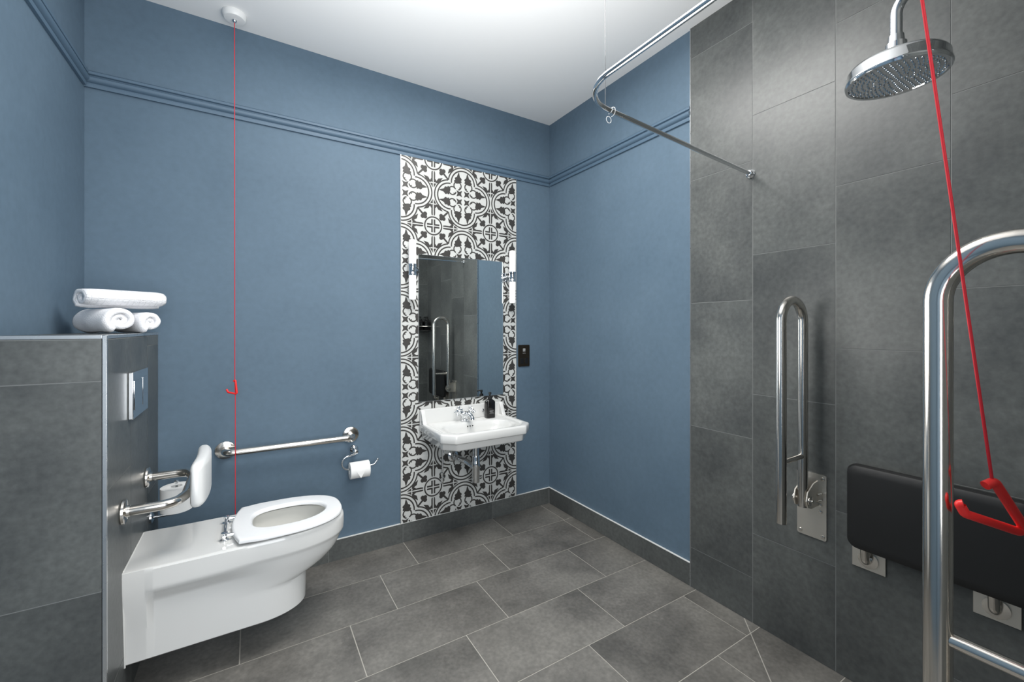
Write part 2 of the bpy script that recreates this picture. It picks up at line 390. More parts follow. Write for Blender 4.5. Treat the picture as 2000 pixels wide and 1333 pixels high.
# shaver socket
t = empty('shaver_socket', (-.2245, 0, 1.075), 'dark bronze shaver socket on blue wall right of the mirror', 'socket')
bm = bmesh.new(); prism(bm, rrect(-.271, -.178, 1.0, 1.15, .006), -.0005, -.0075, 'xzy'); link('face_plate', bm, M['bronze'], t, bevel=.001)
for x in (-.243, -.206):
    link('socket_slot', BX(x-.013, x+.013, -.0095, -.0076, 1.02, 1.058), M['darkslot'], t, bevel=.002)
bm = bmesh.new()                                     # printed shaver mark
box(bm, -.237, -.212, -.0079, -.0076, 1.092, 1.094); box(bm, -.235, -.214, -.0079, -.0076, 1.104, 1.107)
prism(bm, rrect(-.235, -.214, 1.108, 1.126, .004), -.0076, -.0079, 'xzy')
link('printed_mark', bm, M['label'], t)
for z in (1.141, 1.009): link('screw', LA([(.001, 0), (.0035, 0), (.003, .0012), (.001, .0014)], (-.2245, -.0076, z), (0, -1, 0), 12), M['bronze'], t, True)

# ------------------------------------------------------------ basin
BC = -.70
def ray_poly(poly, c, a):
    d = (math.cos(a), math.sin(a)); best = None
    for (x1, y1), (x2, y2) in zip(poly, poly[1:]+poly[:1]):
        ex, ey = x2-x1, y2-y1; den = d[0]*ey-d[1]*ex
        if abs(den) < 1e-12: continue
        t_ = ((x1-c[0])*ey-(y1-c[1])*ex)/den; s_ = ((x1-c[0])*d[1]-(y1-c[1])*d[0])/den
        if t_ > 0 and -1e-6 <= s_ <= 1+1e-6: best = t_ if best is None else max(best, t_)
    return best
def octo(ins, back=-.0125): 
    w_ = .285-ins; f = -.417+ins; ch = .064
    return [(BC-w_, back), (BC-w_, f+ch), (BC-w_+ch, f), (BC+w_-ch, f), (BC+w_, f+ch), (BC+w_, back)]
cc = (BC, -.23)
angs = sorted({round(2*PI*k/96, 5) for k in range(96)} | {round(math.atan2(y-cc[1], x-cc[0]) % (2*PI), 5) for x, y in octo(0)})
def oloop(ins, z, back=-.0125):
    P = octo(ins, back); return [(cc[0]+ray_poly(P, cc, a)*math.cos(a), cc[1]+ray_poly(P, cc, a)*math.sin(a), z) for a in angs]
def sloop(a_, b_, z, cy=-.235, e=3.2):
    out = []
    for a in angs:
        c_, s_ = math.cos(a), math.sin(a)
        rr = (abs(c_/a_)**e+abs(s_/b_)**e)**(-1/e); out.append((BC+rr*c_, cy+rr*s_, z))
    return out
bm = bmesh.new()
Ls = [sloop(.025, .025, .560, -.205, 2), sloop(.06, .05, .565, -.205, 2), sloop(.095, .075, .580, -.21, 2.2), sloop(.16, .13, .600, -.22, 2.6), oloop(.045, .606), oloop(.020, .608), oloop(.015, .613),
      oloop(.013, .644), oloop(.010, .648), oloop(.002, .650), oloop(0, .654), oloop(0, .690), oloop(.003, .6965), oloop(.009, .699),
      oloop(.024, .699), oloop(.030, .697), oloop(.034, .691),
      sloop(.216, .122, .690, -.243, 3.6), sloop(.211, .117, .686, -.243, 3.6), sloop(.204, .110, .66, -.243, 3.2), sloop(.185, .10, .63, -.24, 2.8), sloop(.14, .08, .607, -.235, 2.4),
      sloop(.07, .045, .597, -.23, 2), sloop(.024, .022, .596, -.23, 2)]
loft(bm, Ls)
wash = empty('wash_basin', (BC, -.01, .7), 'white wall-hung ceramic basin with chamfered front corners', 'basin')
link('basin_bowl', bm, M['ceramic'], wash, True, sharp=50)
bm = bmesh.new()
prism(bm, [(BC-.283, .690), (BC-.283, .772), (BC-.278, .778), (BC+.278, .778), (BC+.283, .772), (BC+.283, .690)], -.0125, -.036, 'xzy')
side = [(-.036, .690), (-.036, .778), (-.042, .774), (-.056, .748), (-.07, .715), (-.082, .700), (-.09, .692)]
for x0, x1 in ((BC-.283, BC-.258), (BC+.258, BC+.283)): prism(bm, side, x0, x1, 'yzx')
bmesh.ops.remove_doubles(bm, verts=bm.verts, dist=1e-5)
link('upstand', bm, M['ceramic'], wash, bevel=.0035, seg=3)
for k in (-1, 0, 1):
    link('overflow_hole', LA([(.001, 0), (.0042, 0), (.0042, .001), (.001, .0012)], (BC-.005+k*.0165, -.1375, .669), (0, -1, .12), 16), M['darkslot'], wash, True)
link('plug_hole', LA([(.001, 0), (.021, 0), (.021, .002), (.014, .003), (.013, .001), (.001, .001)], (BC, -.23, .5962)), M['chrome'], wash, True)
link('chain_stay', LA([(.001, 0), (.009, 0), (.009, .003), (.004, .005), (.004, .012), (.001, .013)], (BC+.135, -.0362, .735), (0, -1, 0), 20), M['chrome'], wash, True)
# tap
TX, TY = -.715, -.082
tap = empty('basin_tap', (TX, TY, .6915), 'chrome two-handle mixer tap on back of the white basin', 'tap')
link('tap_base', LA([(.001, 0), (.026, 0), (.026, .006), (.021, .010), (.019, .022), (.022, .03), (.024, .040), (.021, .052), (.013, .060), (.001, .062)], (TX, TY, .6915)), M['chrome'], tap, True)
link('spout', TB([(TX, TY, .735), (TX, TY-.03, .742), (TX, TY-.06, .743), (TX, TY-.09, .737), (TX, TY-.105, .727), (TX, TY-.108, .716)], [.017, .016, .014, .0125, .012, .012], 20), M['chrome'], tap, True)
for s in (-1, 1):
    ax = Vector((s*.82, -.12, .56)).normalized(); c = Vector((TX, TY, .725))
    h = link('valve_stem', LA([(.001, .0), (.014, .0), (.014, .022), (.011, .028), (.009, .034), (.013, .037), (.013, .042), (.001, .044)], c+ax*.008, ax, 20), M['chrome'], tap, True)
    bm = bmesh.new(); u, v = frame_of(ax); cc2 = c+ax*.058
    lathe(bm, [(.001, -.01), (.011, -.008), (.013, 0), (.011, .009), (.006, .012), (.001, .013)], cc2, ax, 16)
    for k in range(4):
        d = math.cos(k*PI/2+.5)*u+math.sin(k*PI/2+.5)*v
        lathe(bm, [(.001, .008), (.005, .01), (.0045, .017), (.0075, .022), (.0085, .028), (.006, .033), (.001, .035)], cc2, d, 12)
    link('cross_handle', bm, M['chrome'], tap, True)
# soap bottle
def pump_bottle(name, x, y, z, label, cat='bottle', group=None, s=1., face=(-.5, -.85)):
    t = empty(name, (x, y, z), label, cat, group)
    bm = bmesh.new(); loft(bm, [[(x+(px)*s, y+(py)*s, z+h*s) for px, py in rrect(-w_, w_, -d_, d_, r)] for w_, d_, r, h in
        ((.028, .022, .01, 0), (.030, .024, .011, .003), (.030, .024, .011, .100), (.028, .022, .012, .108), (.018, .016, .012, .116), (.012, .012, .011, .119))])
    link('bottle_body', bm, M['bottle'], t, True, sharp=60)
    link('pump_collar', LA([(.001, .0), (.0135, 0), (.0135, .016), (.011, .019), (.0055, .020), (.0055, .03), (.001, .031)], (x, y, z+.1192*s), n=20), M['black'], t, True)
    bm = bmesh.new(); lathe(bm, [(.001, 0), (.0095, 0), (.0095, .012), (.001, .014)], (x, y, z+.150*s), n=20)
    tube(bm, [(x, y, z+.158*s), (x+.02*s*face[0], y+.02*face[1]*s, z+.158*s), (x+.034*s*face[0], y+.034*face[1]*s, z+.153*s)], .0045, 10)
    link('pump_head', bm, M['black'], t, True)
    return t
pb = pump_bottle('soap_bottle', -.535, -.078, .6915, 'black pump soap bottle standing on right back corner of basin')
bm = bmesh.new()
for k, (a, b) in enumerate(((-.016, .016), (-.012, .012), (-.015, .010), (-.013, .014))): box(bm, -.535+a, -.535+b, -.1024, -.1021, .6915+.03+k*.006, .6915+.0315+k*.006)
link('label_print', bm, M['label'], pb)
# waste trap and supply pipes under the basin
t = empty('basin_waste_trap', (-.70, -.2, .3), 'chrome bottle trap with waste pipe hanging under basin', 'pipe')
link('tail_pipe', LA([(.001, 0), (.033, 0), (.033, .006), (.018, .012), (.018, .065), (.001, .066)], (-.70, -.205, .5595), (0, 0, -1)), M['chrome'], t, True)
link('trap_bottle', LA([(.001, 0), (.020, 0), (.0225, .004), (.0225, .085), (.0245, .088), (.0245, .118), (.023, .122), (.023, .15), (.021, .16), (.001, .162)], (-.70, -.205, .345)), M['chrome'], t, True)
link('outlet_pipe', TB(round_path([(-.70, -.205, .43), (-.73, -.13, .455), (-.765, -.0125, .465)], .03), .0165, 18), M['chrome'], t, True)
link('pipe_flange', LA([(.001, 0), (.036, 0), (.034, .006), (.022, .012), (.020, .03), (.001, .03)], (-.765, -.0112, .465), (0, -1, 0)), M['chrome'], t, True)
for x, hh, m in ((-.845, .33, 'chrome'), (-.60, .35, 'chrome')):
    t = empty('supply_pipe', (x, -.03, hh), 'thin chrome water supply pipe with valve left of basin trap' if x < -.7 else 'thin chrome water supply pipe with copper tail right of basin trap', 'pipe', 'supply pipes under the basin')
    link('riser', TB([(x, -.04, .60), (x, -.04, hh+.06)], .0055, 12), M['chrome'], t, True)
    bm = bmesh.new(); lathe(bm, [(.001, 0), (.011, 0), (.011, .014), (.008, .016), (.008, .034), (.011, .036), (.011, .05), (.001, .05)], (x, -.04, hh), n=6)
    lathe(bm, [(.001, 0), (.005, 0), (.005, .02), (.001, .021)], (x, -.04, hh+.025), (0, -1, 0), 12)
    link('isolation_valve', bm, M['chrome'], t, True)
    if x < -.7:
        link('elbow', TB(round_path([(x, -.04, hh+.01), (x, -.04, hh-.015), (x, -.011, hh-.015)], .012), .0075, 12), M['chrome'], t, True)
    else:
        link('elbow', TB(round_path([(x, -.04, hh+.01), (x, -.04, hh-.02), (x-.0, -.011, hh-.02)], .012), .0075, 12), M['brown'], t, True)

# ------------------------------------------------------------ toilet
TC = -.468; XW = BXX-.0011+.0002
toi = empty('toilet', (-1.85, TC, .14), 'white wall-hung toilet fixed to the tiled cistern box', 'toilet')
def sm(a, b, x):
    t_ = max(0, min(1, (x-a)/(b-a))); return t_*t_*(3-2*t_)
# z, half width, front x, nose length
LV = [(.140, .127, -1.655, .17), (.146, .134, -1.649, .175), (.20, .134, -1.647, .175), (.252, .134, -1.646, .175), (.262, .134, -1.645, .175), (.270, .1345, -1.632, .18), (.285, .137, -1.598, .20), (.305, .141, -1.563, .235),
      (.332, .149, -1.534, .255), (.345, .1525, -1.525, .26), (.362, .157, -1.516, .265), (.380, .1615, -1.509, .27), (.389, .164, -1.506, .272), (.396, .1685, -1.499, .275), (.404, .1705, -1.4965, .277),
      (.43, .172, -1.495, .28), (.452, .172, -1.496, .28), (.461, .1705, -1.498, .28), (.4665, .166, -1.503, .275), (.468, .160, -1.509, .27), (.468, .152, -1.517, .262)]
XB = BXX
def toilet_loop(z, hw, xf, nl):
    x1 = xf-nl
    xs = [XB, -2.18, -2.151, -2.146, -2.130, -2.124, -2.07] + [-2.07+(x1+2.07)*k/9 for k in range(1, 10)]
    pts = []
    for x in xs:
        back = .170 - .036*sm(.46, .14, z) - (.007 if z < .143 else 0) - (.006 if z > .4675 else 0)
        mid = .134 + .037*sm(.330, .398, z) - (.007 if z < .143 else 0) - (.010 if z > .4675 else .004 if z > .465 else 0)
        h_ = mid + (hw-mid)*sm(-1.97, -1.76, x)
        h_ = back + (h_-back)*sm(-2.147, -2.129, x)
        pts.append((x, h_))
    nose = []
    for k in range(1, 25):
        a = k/24*PI/2; nose.append((xf-nl+nl*math.sin(a)**.94, hw*math.cos(a)**.86 if k < 24 else 0))
    side_ = pts+nose
    return [(x, TC-h_, z) for x, h_ in side_] + [(x, TC+h_, z) for x, h_ in side_[-2::-1]]
bm = bmesh.new(); loops = [toilet_loop(*l) for l in LV]
V = loft(bm, loops, True, False)
top = V[-1]
# hole rim and bowl inside
def dshape(xb, xf, hw, z, n=48, e=2.3, cy=TC):
    cx = (xb+xf)/2; a_ = (xf-xb)/2; out = []
    for k in range(n):
        t_ = 2*PI*k/n; c_, s_ = math.cos(t_), math.sin(t_)
        ee = 3.0 if c_ < 0 else 2.0
        rr = (abs(c_)**ee+abs(s_)**ee)**(-1/ee); out.append((cx+a_*rr*c_, cy+hw*rr*s_, z))
    return out
inner = [dshape(-1.86, -1.555, .122, .468), dshape(-1.865, -1.552, .127, .45), dshape(-1.86, -1.56, .122, .40), dshape(-1.84, -1.59, .105, .35), dshape(-1.80, -1.63, .08, .31), dshape(-1.77, -1.66, .05, .27)]
IV = loft(bm, inner, False, True, 1)
e1 = [bm.edges.get((top[i], top[(i+1) % len(top)])) for i in range(len(top))]
e2 = [bm.edges.get((IV[0][i], IV[0][(i+1) % 48])) for i in range(48)]
bmesh.ops.triangle_fill(bm, edges=e1+e2, use_beauty=True)
link('toilet_bowl', bm, [M['ceramic'], M['bowl']], toi, True, sharp=32).modifiers.new('wn', 'WEIGHTED_NORMAL').keep_sharp = True
bm = bmesh.new(); bm.faces.new([bm.verts.new(p) for p in dshape(-1.825, -1.605, .092, .328)])
link('water_surface', bm, M['water'], toi)
# seat ring
def seat_outline(ins=0):
    pts = []; hw = .180-ins; xf = -1.506-ins; nl = .235
    for k in range(9):                                       # bowed back edge
        t_ = -1+2*k/8; pts.append((-1.912+ins+.028*t_*t_-.0, TC+hw*t_*.93))
    right = []
    for k in range(1, 6): right.append((-1.884+ins+(xf-nl+1.884)*k/6, hw*(.93+.07*sm(0, 3, k))))
    for k in range(0, 21):
        a = k/20*PI/2; right.append((xf-nl+nl*math.sin(a)**.95, hw*math.cos(a)**.74 if k < 20 else 0))
    pts += [(x, TC+h_) for x, h_ in right] + [(x, TC-h_) for x, h_ in right[-2::-1]]
    return pts
bm = bmesh.new()
ins = [(.004, .4755), (0, .479), (0, .487), (.003, .4915), (.009, .494)]
Vo = loft(bm, [[(x, y, z) for x, y in seat_outline(i_)] for i_, z in ins], False, False)
def shole(g, z): return dshape(-1.842-g, -1.570+g, .104+g, z)
Vi = loft(bm, [shole(.010, .494), shole(.004, .4915), shole(0, .486), shole(-.001, .479), shole(.004, .4755)], False, False)
def ring_edges(l): return [bm.edges.get((l[i], l[(i+1) % len(l)])) for i in range(len(l))]
bmesh.ops.triangle_fill(bm, edges=ring_edges(Vo[-1])+ring_edges(Vi[0]), use_beauty=True)
bmesh.ops.triangle_fill(bm, edges=ring_edges(Vo[0])+ring_edges(Vi[-1]), use_beauty=True)
st = link('toilet_seat', bm, M['seat'], toi, True, sharp=40); st.modifiers.new('wn', 'WEIGHTED_NORMAL').keep_sharp = True
for x, y in ((-1.63, .135), (-1.63, -.135), (-1.80, .15), (-1.80, -.15)):
    link('seat_buffer', BX(x-.012, x+.012, TC+y-.006, TC+y+.006, .4681, .4754), M['whiteplastic'], st)
for s in (-1, 1):
    y = TC+s*.083
    bm = bmesh.new(); lathe(bm, [(.001, 0), (.015, 0), (.015, .004), (.008, .007), (.008, .018), (.011, .02), (.011, .03), (.001, .032)], (-1.932, y, .4683), n=20)
    tube(bm, [(-1.932, y, .489), (-1.895, y*1+0, .4835)], .006, 12)
    link('hinge', bm, M['chrome'], toi, True)
link('hinge_rod', TB([(-1.932, TC-.1, .489), (-1.932, TC+.1, .489)], .0055, 12), M['chrome'], toi, True)
# silicone against the tiles
bm = bmesh.new()
prof_ = [(TC-.138, .14), (TC-.168, .452), (TC-.155, .468), (TC+.155, .468), (TC+.168, .452), (TC+.138, .14)]
tube(bm, [(BXX+.0012, y, z) for y, z in prof_], .0024, 8)
link('sealant_bead', bm, M['white_line'], toi)

# flush plate
t = empty('flush_plate', (BXX, -.433, 1.03), 'square polished chrome flush plate on tiled cistern box', 'flush plate')
link('plate', BX(BXX+.0003, BXX+.014, -.556, -.311, .955, 1.116), M['chrome'], t, bevel=.002)
link('button', BX(BXX+.0142, BXX+.0165, -.545, -.425, .985, 1.086), M['chrome'], t, bevel=.0012)
link('button', BX(BXX+.0142, BXX+.0165, -.415, -.335, .985, 1.086), M['chrome'], t, bevel=.0012)

# backrest above the toilet
t = empty('padded_back_support', (BXX, -.45, .67), 'white padded backrest on a bent steel rail behind toilet', 'backrest')
y0, y1, zr = -.637, -.263, .67
link('rail', TB(round_path([(BXX+.008, y0, zr), (-2.07, y0, zr), (-2.045, -.56, zr), (-2.045, -.34, zr), (-2.07, y1, zr), (BXX+.008, y1, zr)], [.09, .06, .06, .09], 8), .0165, 20), M['steel'], t, True)
for y in (y0, y1):
    fl_ = link('flange', LA([(.001, 0), (.038, 0), (.040, .003), (.039, .009), (.030, .012), (.019, .013), (.018, .02), (.001, .02)], (BXX+.0003, y, zr), (1, 0, 0)), M['steel'], t, True)
bm = bmesh.new()
pad = []
N_ = 18
for k in range(N_+1):
    q = -1+2*k/N_; y = -.45+q*.165; e = (max(0, 1-abs(q)**5))**.5
    bow = -.012*q*q
    hz = .082*(.82+.18*e); hx = .023*(.45+.55*e)
    pad.append([(-2.003+bow+a*hx/.022, y, .706+b*hz/.072) for a, b in rrect(-.022, .022, -.072, .072, .018, 5)])
loft(bm, pad)
link('cushion', bm, M['whiteplastic'], t, True, sharp=70)
for y in (-.52, -.38):
    link('clamp', BX(-2.038, -2.0235, y-.02, y+.02, .655, .70), M['steel'], t, bevel=.003)

# spare toilet roll upright in the corner
t = empty('spare_roll_holder', (BXX, -.15, .5), 'small chrome upright spare roll holder on cistern box corner', 'toilet roll holder')
sx, sy = -2.118, -.175
link('arm', TB(round_path([(BXX+.006, sy, .475), (sx, sy, .475), (sx, sy, .605)], .015), .0055, 12), M['chrome'], t, True)
link('rose', LA([(.001, 0), (.024, 0), (.023, .006), (.01, .012), (.001, .012)], (BXX+.0003, sy, .475), (1, 0, 0)), M['chrome'], t, True)
link('knob', LA([(.001, 0), (.007, 0), (.009, .006), (.006, .012), (.001, .013)], (sx, sy, .6052), n=16), M['chrome'], t, True)
bm = bmesh.new()
def rollmesh(bm, c, ax, R, r, L, n=36):
    c = Vector(c); ax = Vector(ax).normalized(); u, v = frame_of(ax)
    pr = [(R, -L/2), (R, L/2), (R-.002, L/2+.001), (r, L/2+.001), (r, -L/2-.001), (R-.002, -L/2-.001)]
    loops = [[c+ax*h+rr*(math.cos(2*PI*k/n)*u+math.sin(2*PI*k/n)*v) for k in range(n)] for rr, h in pr]
    loops.append(loops[0]); loft(bm, loops, False, False)
rollmesh(bm, (sx, sy, .541), (0, 0, 1), .056, .02, .10)
r1 = tag(link('toilet_roll', bm, M['paper'], None, True), 'spare white toilet roll standing upright behind the backrest rail', 'toilet roll', None)
bm = bmesh.new()
fan = [(-.5, .589), (.9, .585), (.25, .53)]
def onroll(a, z, R): return (sx+R*math.cos(a), sy+R*math.sin(a), z)
vs = []
for i in range(9):
    row = []
    for j in range(9):
        a = -1.9+1.5*i/8; zt = .588; zb = .588-.085*(1-abs(i/8*2-1)); row.append(bm.verts.new(onroll(a, zt+(zb-zt)*j/8, .0572)))
    vs.append(row)
for i in range(8):
    for j in range(8): 
        try: bm.faces.new((vs[i][j], vs[i+1][j], vs[i+1][j+1], vs[i][j+1]))
        except ValueError: pass
link('folded_end', bm, M['paper'], r1, True)

# grab rail on the back wall
t = empty('grab_rail', (-1.66, 0, .68), 'polished steel straight grab rail on blue wall beside toilet', 'grab rail')
link('rail', TB(round_path([(-1.952, -.009, .679), (-1.952, -.075, .679), (-1.375, -.075, .676), (-1.375, -.009, .676)], .035, 10), .0165, 20), M['steel'], t, True)
for x in (-1.952, -1.375):
    link('flange', LA([(.001, 0), (.041, 0), (.043, .003), (.042, .008), (.032, .0115), (.019, .0125), (.018, .018), (.001, .018)], (x, -.0003, .6775), (0, -1, 0)), M['steel'], t, True)
# toilet roll holder on the back wall
t = empty('toilet_roll_holder', (-1.36, 0, .57), 'chrome loop toilet roll holder below right end of grab rail', 'toilet roll holder')
link('rose', LA([(.001, 0), (.024, 0), (.025, .004), (.021, .012), (.012, .018), (.010, .03), (.013, .04), (.016, .050), (.013, .060), (.006, .064), (.001, .064)], (-1.358, -.0003, .592), (0, -1, 0)), M['chrome'], t, True)
pts = [(-1.36, -.055, .580), (-1.385, -.06, .576)]
for k in range(9):
    a = PI/2+k/8*PI; pts.append((-1.398+.034*math.cos(a)*1., -.066, .540+.036*math.sin(a)))
pts += [(-1.36, -.068, .506), (-1.29, -.068, .507), (-1.262, -.068, .512), (-1.246, -.068, .532)]
link('loop', TB(pts, .0045, 12), M['chrome'], t, True)
link('end_knob', LA([(.001, 0), (.005, .001), (.0075, .006), (.005, .012), (.001, .013)], (-1.246, -.068, .530), (.3, 0, 1), 14), M['chrome'], t, True)
bm = bmesh.new(); rollmesh(bm, (-1.342, -.068, .495), (1, 0, 0), .044, .018, .10)
r2 = tag(link('toilet_roll', bm, M['paper'], None, True), 'white toilet roll with pointed folded end hung on blue wall', 'toilet roll', None)
bm = bmesh.new(); vs = []
for i in range(11):
    row = []; q = i/10
    for j in range(9):
        x = -1.392+.1*q; zt = .533; depth = .082*(1-abs(2*q-1)); s_ = depth*j/8
        a = math.radians(62)-s_/.045
        if a > math.radians(-8): y, z = -.068-.0455*math.cos(a), .495+.0455*math.sin(a)
        else: e = (math.radians(-8)-a)*.045; y, z = -.068-.0452, .4887-e
        row.append(bm.verts.new((x, y, z)))
    vs.append(row)
for i in range(10):
    for j in range(8): bm.faces.new((vs[i][j], vs[i+1][j], vs[i+1][j+1], vs[i][j+1]))
link('folded_end', bm, M['paper'], r2, True)

# ------------------------------------------------------------ towels
def roll_towel(name, front, back, rx, rz, z0, mat, label, cat='towel', turns=3.2, squash=0, seed=0, group=None):
    bm = bmesh.new(); f = Vector((*front, z0)); b = Vector((*back, z0)); ax = (b-f); Lh = ax.length; ax.normalize()
    u = Vector((ax.y, -ax.x, 0)); up = Vector((0, 0, 1)); n = int(turns*30); uvl = bm.loops.layers.uv.new('UVMap')
    th = .84/turns/1.0
    secs = 14; grid = []
    for s in range(secs+1):
        q = s/secs; edge = min(q, 1-q)*secs
        shrink = 1-(.10 if edge < .5 else .03 if edge < 1.5 else 0)
        ring_o, ring_i = [], []
        for k in range(n+1):
            tt = k/n; a = (tt-1)*turns*2*PI-PI/2-.5; r_ = .16+.84*tt
            w1 = r_*shrink; w0 = (r_-th*.97)*shrink
            if w0 < .02: w0 = .02
            bump = 1+.09*noise.noise(Vector((math.cos(a)*1.6+seed, math.sin(a)*1.6, q*3+seed)))*tt
            pull = 0
            for ww, R_l in ((w1*bump, ring_o), (w0*bump, ring_i)):
                cx, cz = math.cos(a)*ww, math.sin(a)*ww
                cz = max(cz, -.93+.0*seed)                      # flattened where it rests
                off = (.012*(1-tt)+.004*noise.noise(Vector((a, seed, 0))))*(1 if q < .5 else -1) if edge < .5 else 0
                R_l.append(f+ax*(Lh*q+off)+u*cx*rx+up*(rz*.93+cz*rz))
        grid.append([[bm.verts.new(p) for p in ring_o], [bm.verts.new(p) for p in ring_i]])
    low = min(v.co.z for v in bm.verts)
    for v in bm.verts: v.co.z += z0-low
    def quad(a, b, c, d, uvs):
        fc = bm.faces.new((a, b, c, d))
        for l, uv in zip(fc.loops, uvs): l[uvl].uv = uv
    for s in range(secs):
        for side_ in (0, 1):
            A, B = grid[s][side_], grid[s+1][side_]
            for k in range(n):
                v_ = [(k/n*turns*14, s/secs*14), ((k+1)/n*turns*14, s/secs*14), ((k+1)/n*turns*14, (s+1)/secs*14), (k/n*turns*14, (s+1)/secs*14)]
                quad(A[k], A[k+1], B[k+1], B[k], v_)
        for k in (0, n): quad(grid[s][0][k], grid[s+1][0][k], grid[s+1][1][k], grid[s][1][k], [(0, 0)]*4)
    for s in (0, secs):
        for k in range(n): quad(grid[s][0][k], grid[s][0][k+1], grid[s][1][k+1], grid[s][1][k], [(0, 0)]*4)
    o = link(name, bm, mat, None, True, sharp=0)
    tag(o, label, cat, group); return o
roll_towel('towel', (-2.253, -.385), (-2.385, -.20), .060, .053, BZ+.0012, M['towel'], 'larger rolled white towel at the left of lower pair', turns=2.3, seed=1, group='white towels on the cistern box')
roll_towel('towel', (-2.176, -.325), (-2.30, -.145), .046, .047, BZ+.0012, M['towel'], 'smaller rolled white towel at the right of lower pair', turns=2.0, seed=5, group='white towels on the cistern box')
roll_towel('towel', (-2.372, -.372), (-2.158, -.238), .066, .040, BZ+.0955, M['waffle'], 'white waffle towel lying folded on top of two rolled towels', turns=2.2, seed=9, group='white towels on the cistern box')

# ------------------------------------------------------------ ceiling pull cords
t = empty('emergency_pull_cord', (-1.912, -.11, H), 'thin red emergency cord from white ceiling mount beside toilet', 'pull cord')
mt = link('ceiling_mount', LA([(.001, 0), (.048, 0), (.049, .004), (.047, .020), (.042, .027), (.03, .029), (.001, .029)], (-1.912, -.11, H-.0003), (0, 0, -1), 36), M['whiteplastic'], t, True)
link('cord_nipple', LA([(.001, 0), (.010, 0), (.009, .006), (.004, .012), (.001, .013)], (-1.912, -.11, H-.0294), (0, 0, -1), 16), M['chrome'], t, True)
link('cord', TB([(-1.912, -.11, H-.042), (-1.911, -.11, 1.02), (-1.909, -.11, .96), (-1.909, -.11, .12)], .0016, 8), M['redcord'], t, True)
C0 = Vector((-1.909, -.11, .99)); ux = Vector((.851, -.525, 0))
def P2(a, b): return C0+ux*a+Vector((0, 0, b))
link('pull_handle', TB(round_path([P2(-.008, .030), P2(.0005, .036), P2(.008, -.03), P2(-.033, -.022), P2(-.041, -.008)], .006, 5), .0042, 12), M['red'], t, True)
# the near cord hangs slantwise over the drop-down rail
htop = Vector((-0.955, -2.325, 1.0546)); ct = Vector((-1.2507, -2.2162, 2.71))
t = empty('shower_pull_cord', (ct.x, ct.y, H), 'bright red emergency cord with large red handle before the black seat', 'pull cord')
link('cord', TB([ct, htop], .0019, 10), M['redcord'], t, True)
link('ceiling_mount', LA([(.001, 0), (.048, 0), (.049, .004), (.047, .020), (.042, .027), (.03, .029), (.001, .029)], (ct.x, ct.y, H-.0003), (0, 0, -1), 36), M['whiteplastic'], t, True)
hp = [(-0.9636, -2.3197, 1.0481), (-0.9525, -2.3265, 1.0539), (-0.9028, -2.3514, 0.9753), (-0.9733, -2.302, 1.0038), (-0.9774, -2.2971, 1.017), (-0.9766, -2.3011, 1.0183)]
link('pull_handle', TB(round_path(hp, [.005, .006, .004, .003], 6), .0062, 14), M['red'], t, True)

# ------------------------------------------------------------ hinged drop-down rails, folded up
def drop_rail(name, label, M4, group=None):
    """local: wall plane at x=0, rail reaches out to -x, z up"""
    t = empty(name, M4 @ Vector((0, 0, .6)), label, 'grab rail', group)
    def put(nm, bm, m, par=None, **k):
        bm.transform(M4); return link(nm, bm, m, par or t, **k)
    ro = .0168; xi, xo = -.072, -.228; zt = 1.388; rr = (xi-xo)/2
    put('hinged_rail', TB(round_path([(xi, 0, .60), (xi, 0, zt-ro), (xo, 0, zt-ro), (xo, 0, .575)], rr*.999, 14), ro, 24), M['steel'], smooth=True)
    put('cross_bar', TB([(xo+.014, 0, .79), (xi-.014, 0, .79)], .010, 16), M['steel'], smooth=True)
    bm = bmesh.new(); prism(bm, rrect(-.05, .05, .468, .715, .008), -.0005, -.005, 'yzx'); bp = put('wall_plate', bm, M['platesteel'])
    for y, z in ((-.038, .482), (.038, .482), (-.038, .70), (.038, .70), (-.03, .575), (-.03, .60)):
        put('screw', LA([(.001, 0), (.007, 0), (.006, .003), (.001, .004)], (-.0052, y, z), (-1, 0, 0), 16), M['steel'], bp, smooth=True)
    bm = bmesh.new()
    for s in (-1, 1): prism(bm, [(-.0055, .595), (-.0055, .69), (-.04, .685), (-.085, .66), (-.095, .63), (-.085, .605), (-.06, .595)], s*.021-.002, s*.021+.002, 'xzy')
    put('hinge_bracket', bm, M['platesteel'])
    put('hinge_pin', TB([(-.072, -.034, .628), (-.072, .034, .628)], .006, 14), M['steel'], smooth=True)
    for s in (-1, 1): put('hinge_cap', LA([(.001, 0), (.018, 0), (.018, .004), (.001, .005)], (-.072, s*.0235, .628), (0, s, 0), 20), M['steel'], smooth=True)
    for z in (.645, .62): put('spring_bolt', TB([(-.010, -.035, z), (-.035, -.033, z)], .004, 10), M['steel'], smooth=True)
    return t
drop_rail('drop_down_rail', 'polished steel drop-down rail folded upright on slate wall left of black seat', Matrix.Translation((-.0108, -1.697, 0)), 'drop-down rails')
drop_rail('drop_down_rail', 'large close-up polished steel drop-down rail nearest the camera', Matrix.Translation((-.964, YD+.0108, .018)) @ Matrix.Rotation(-PI/2, 4, 'Z'), 'drop-down rails')

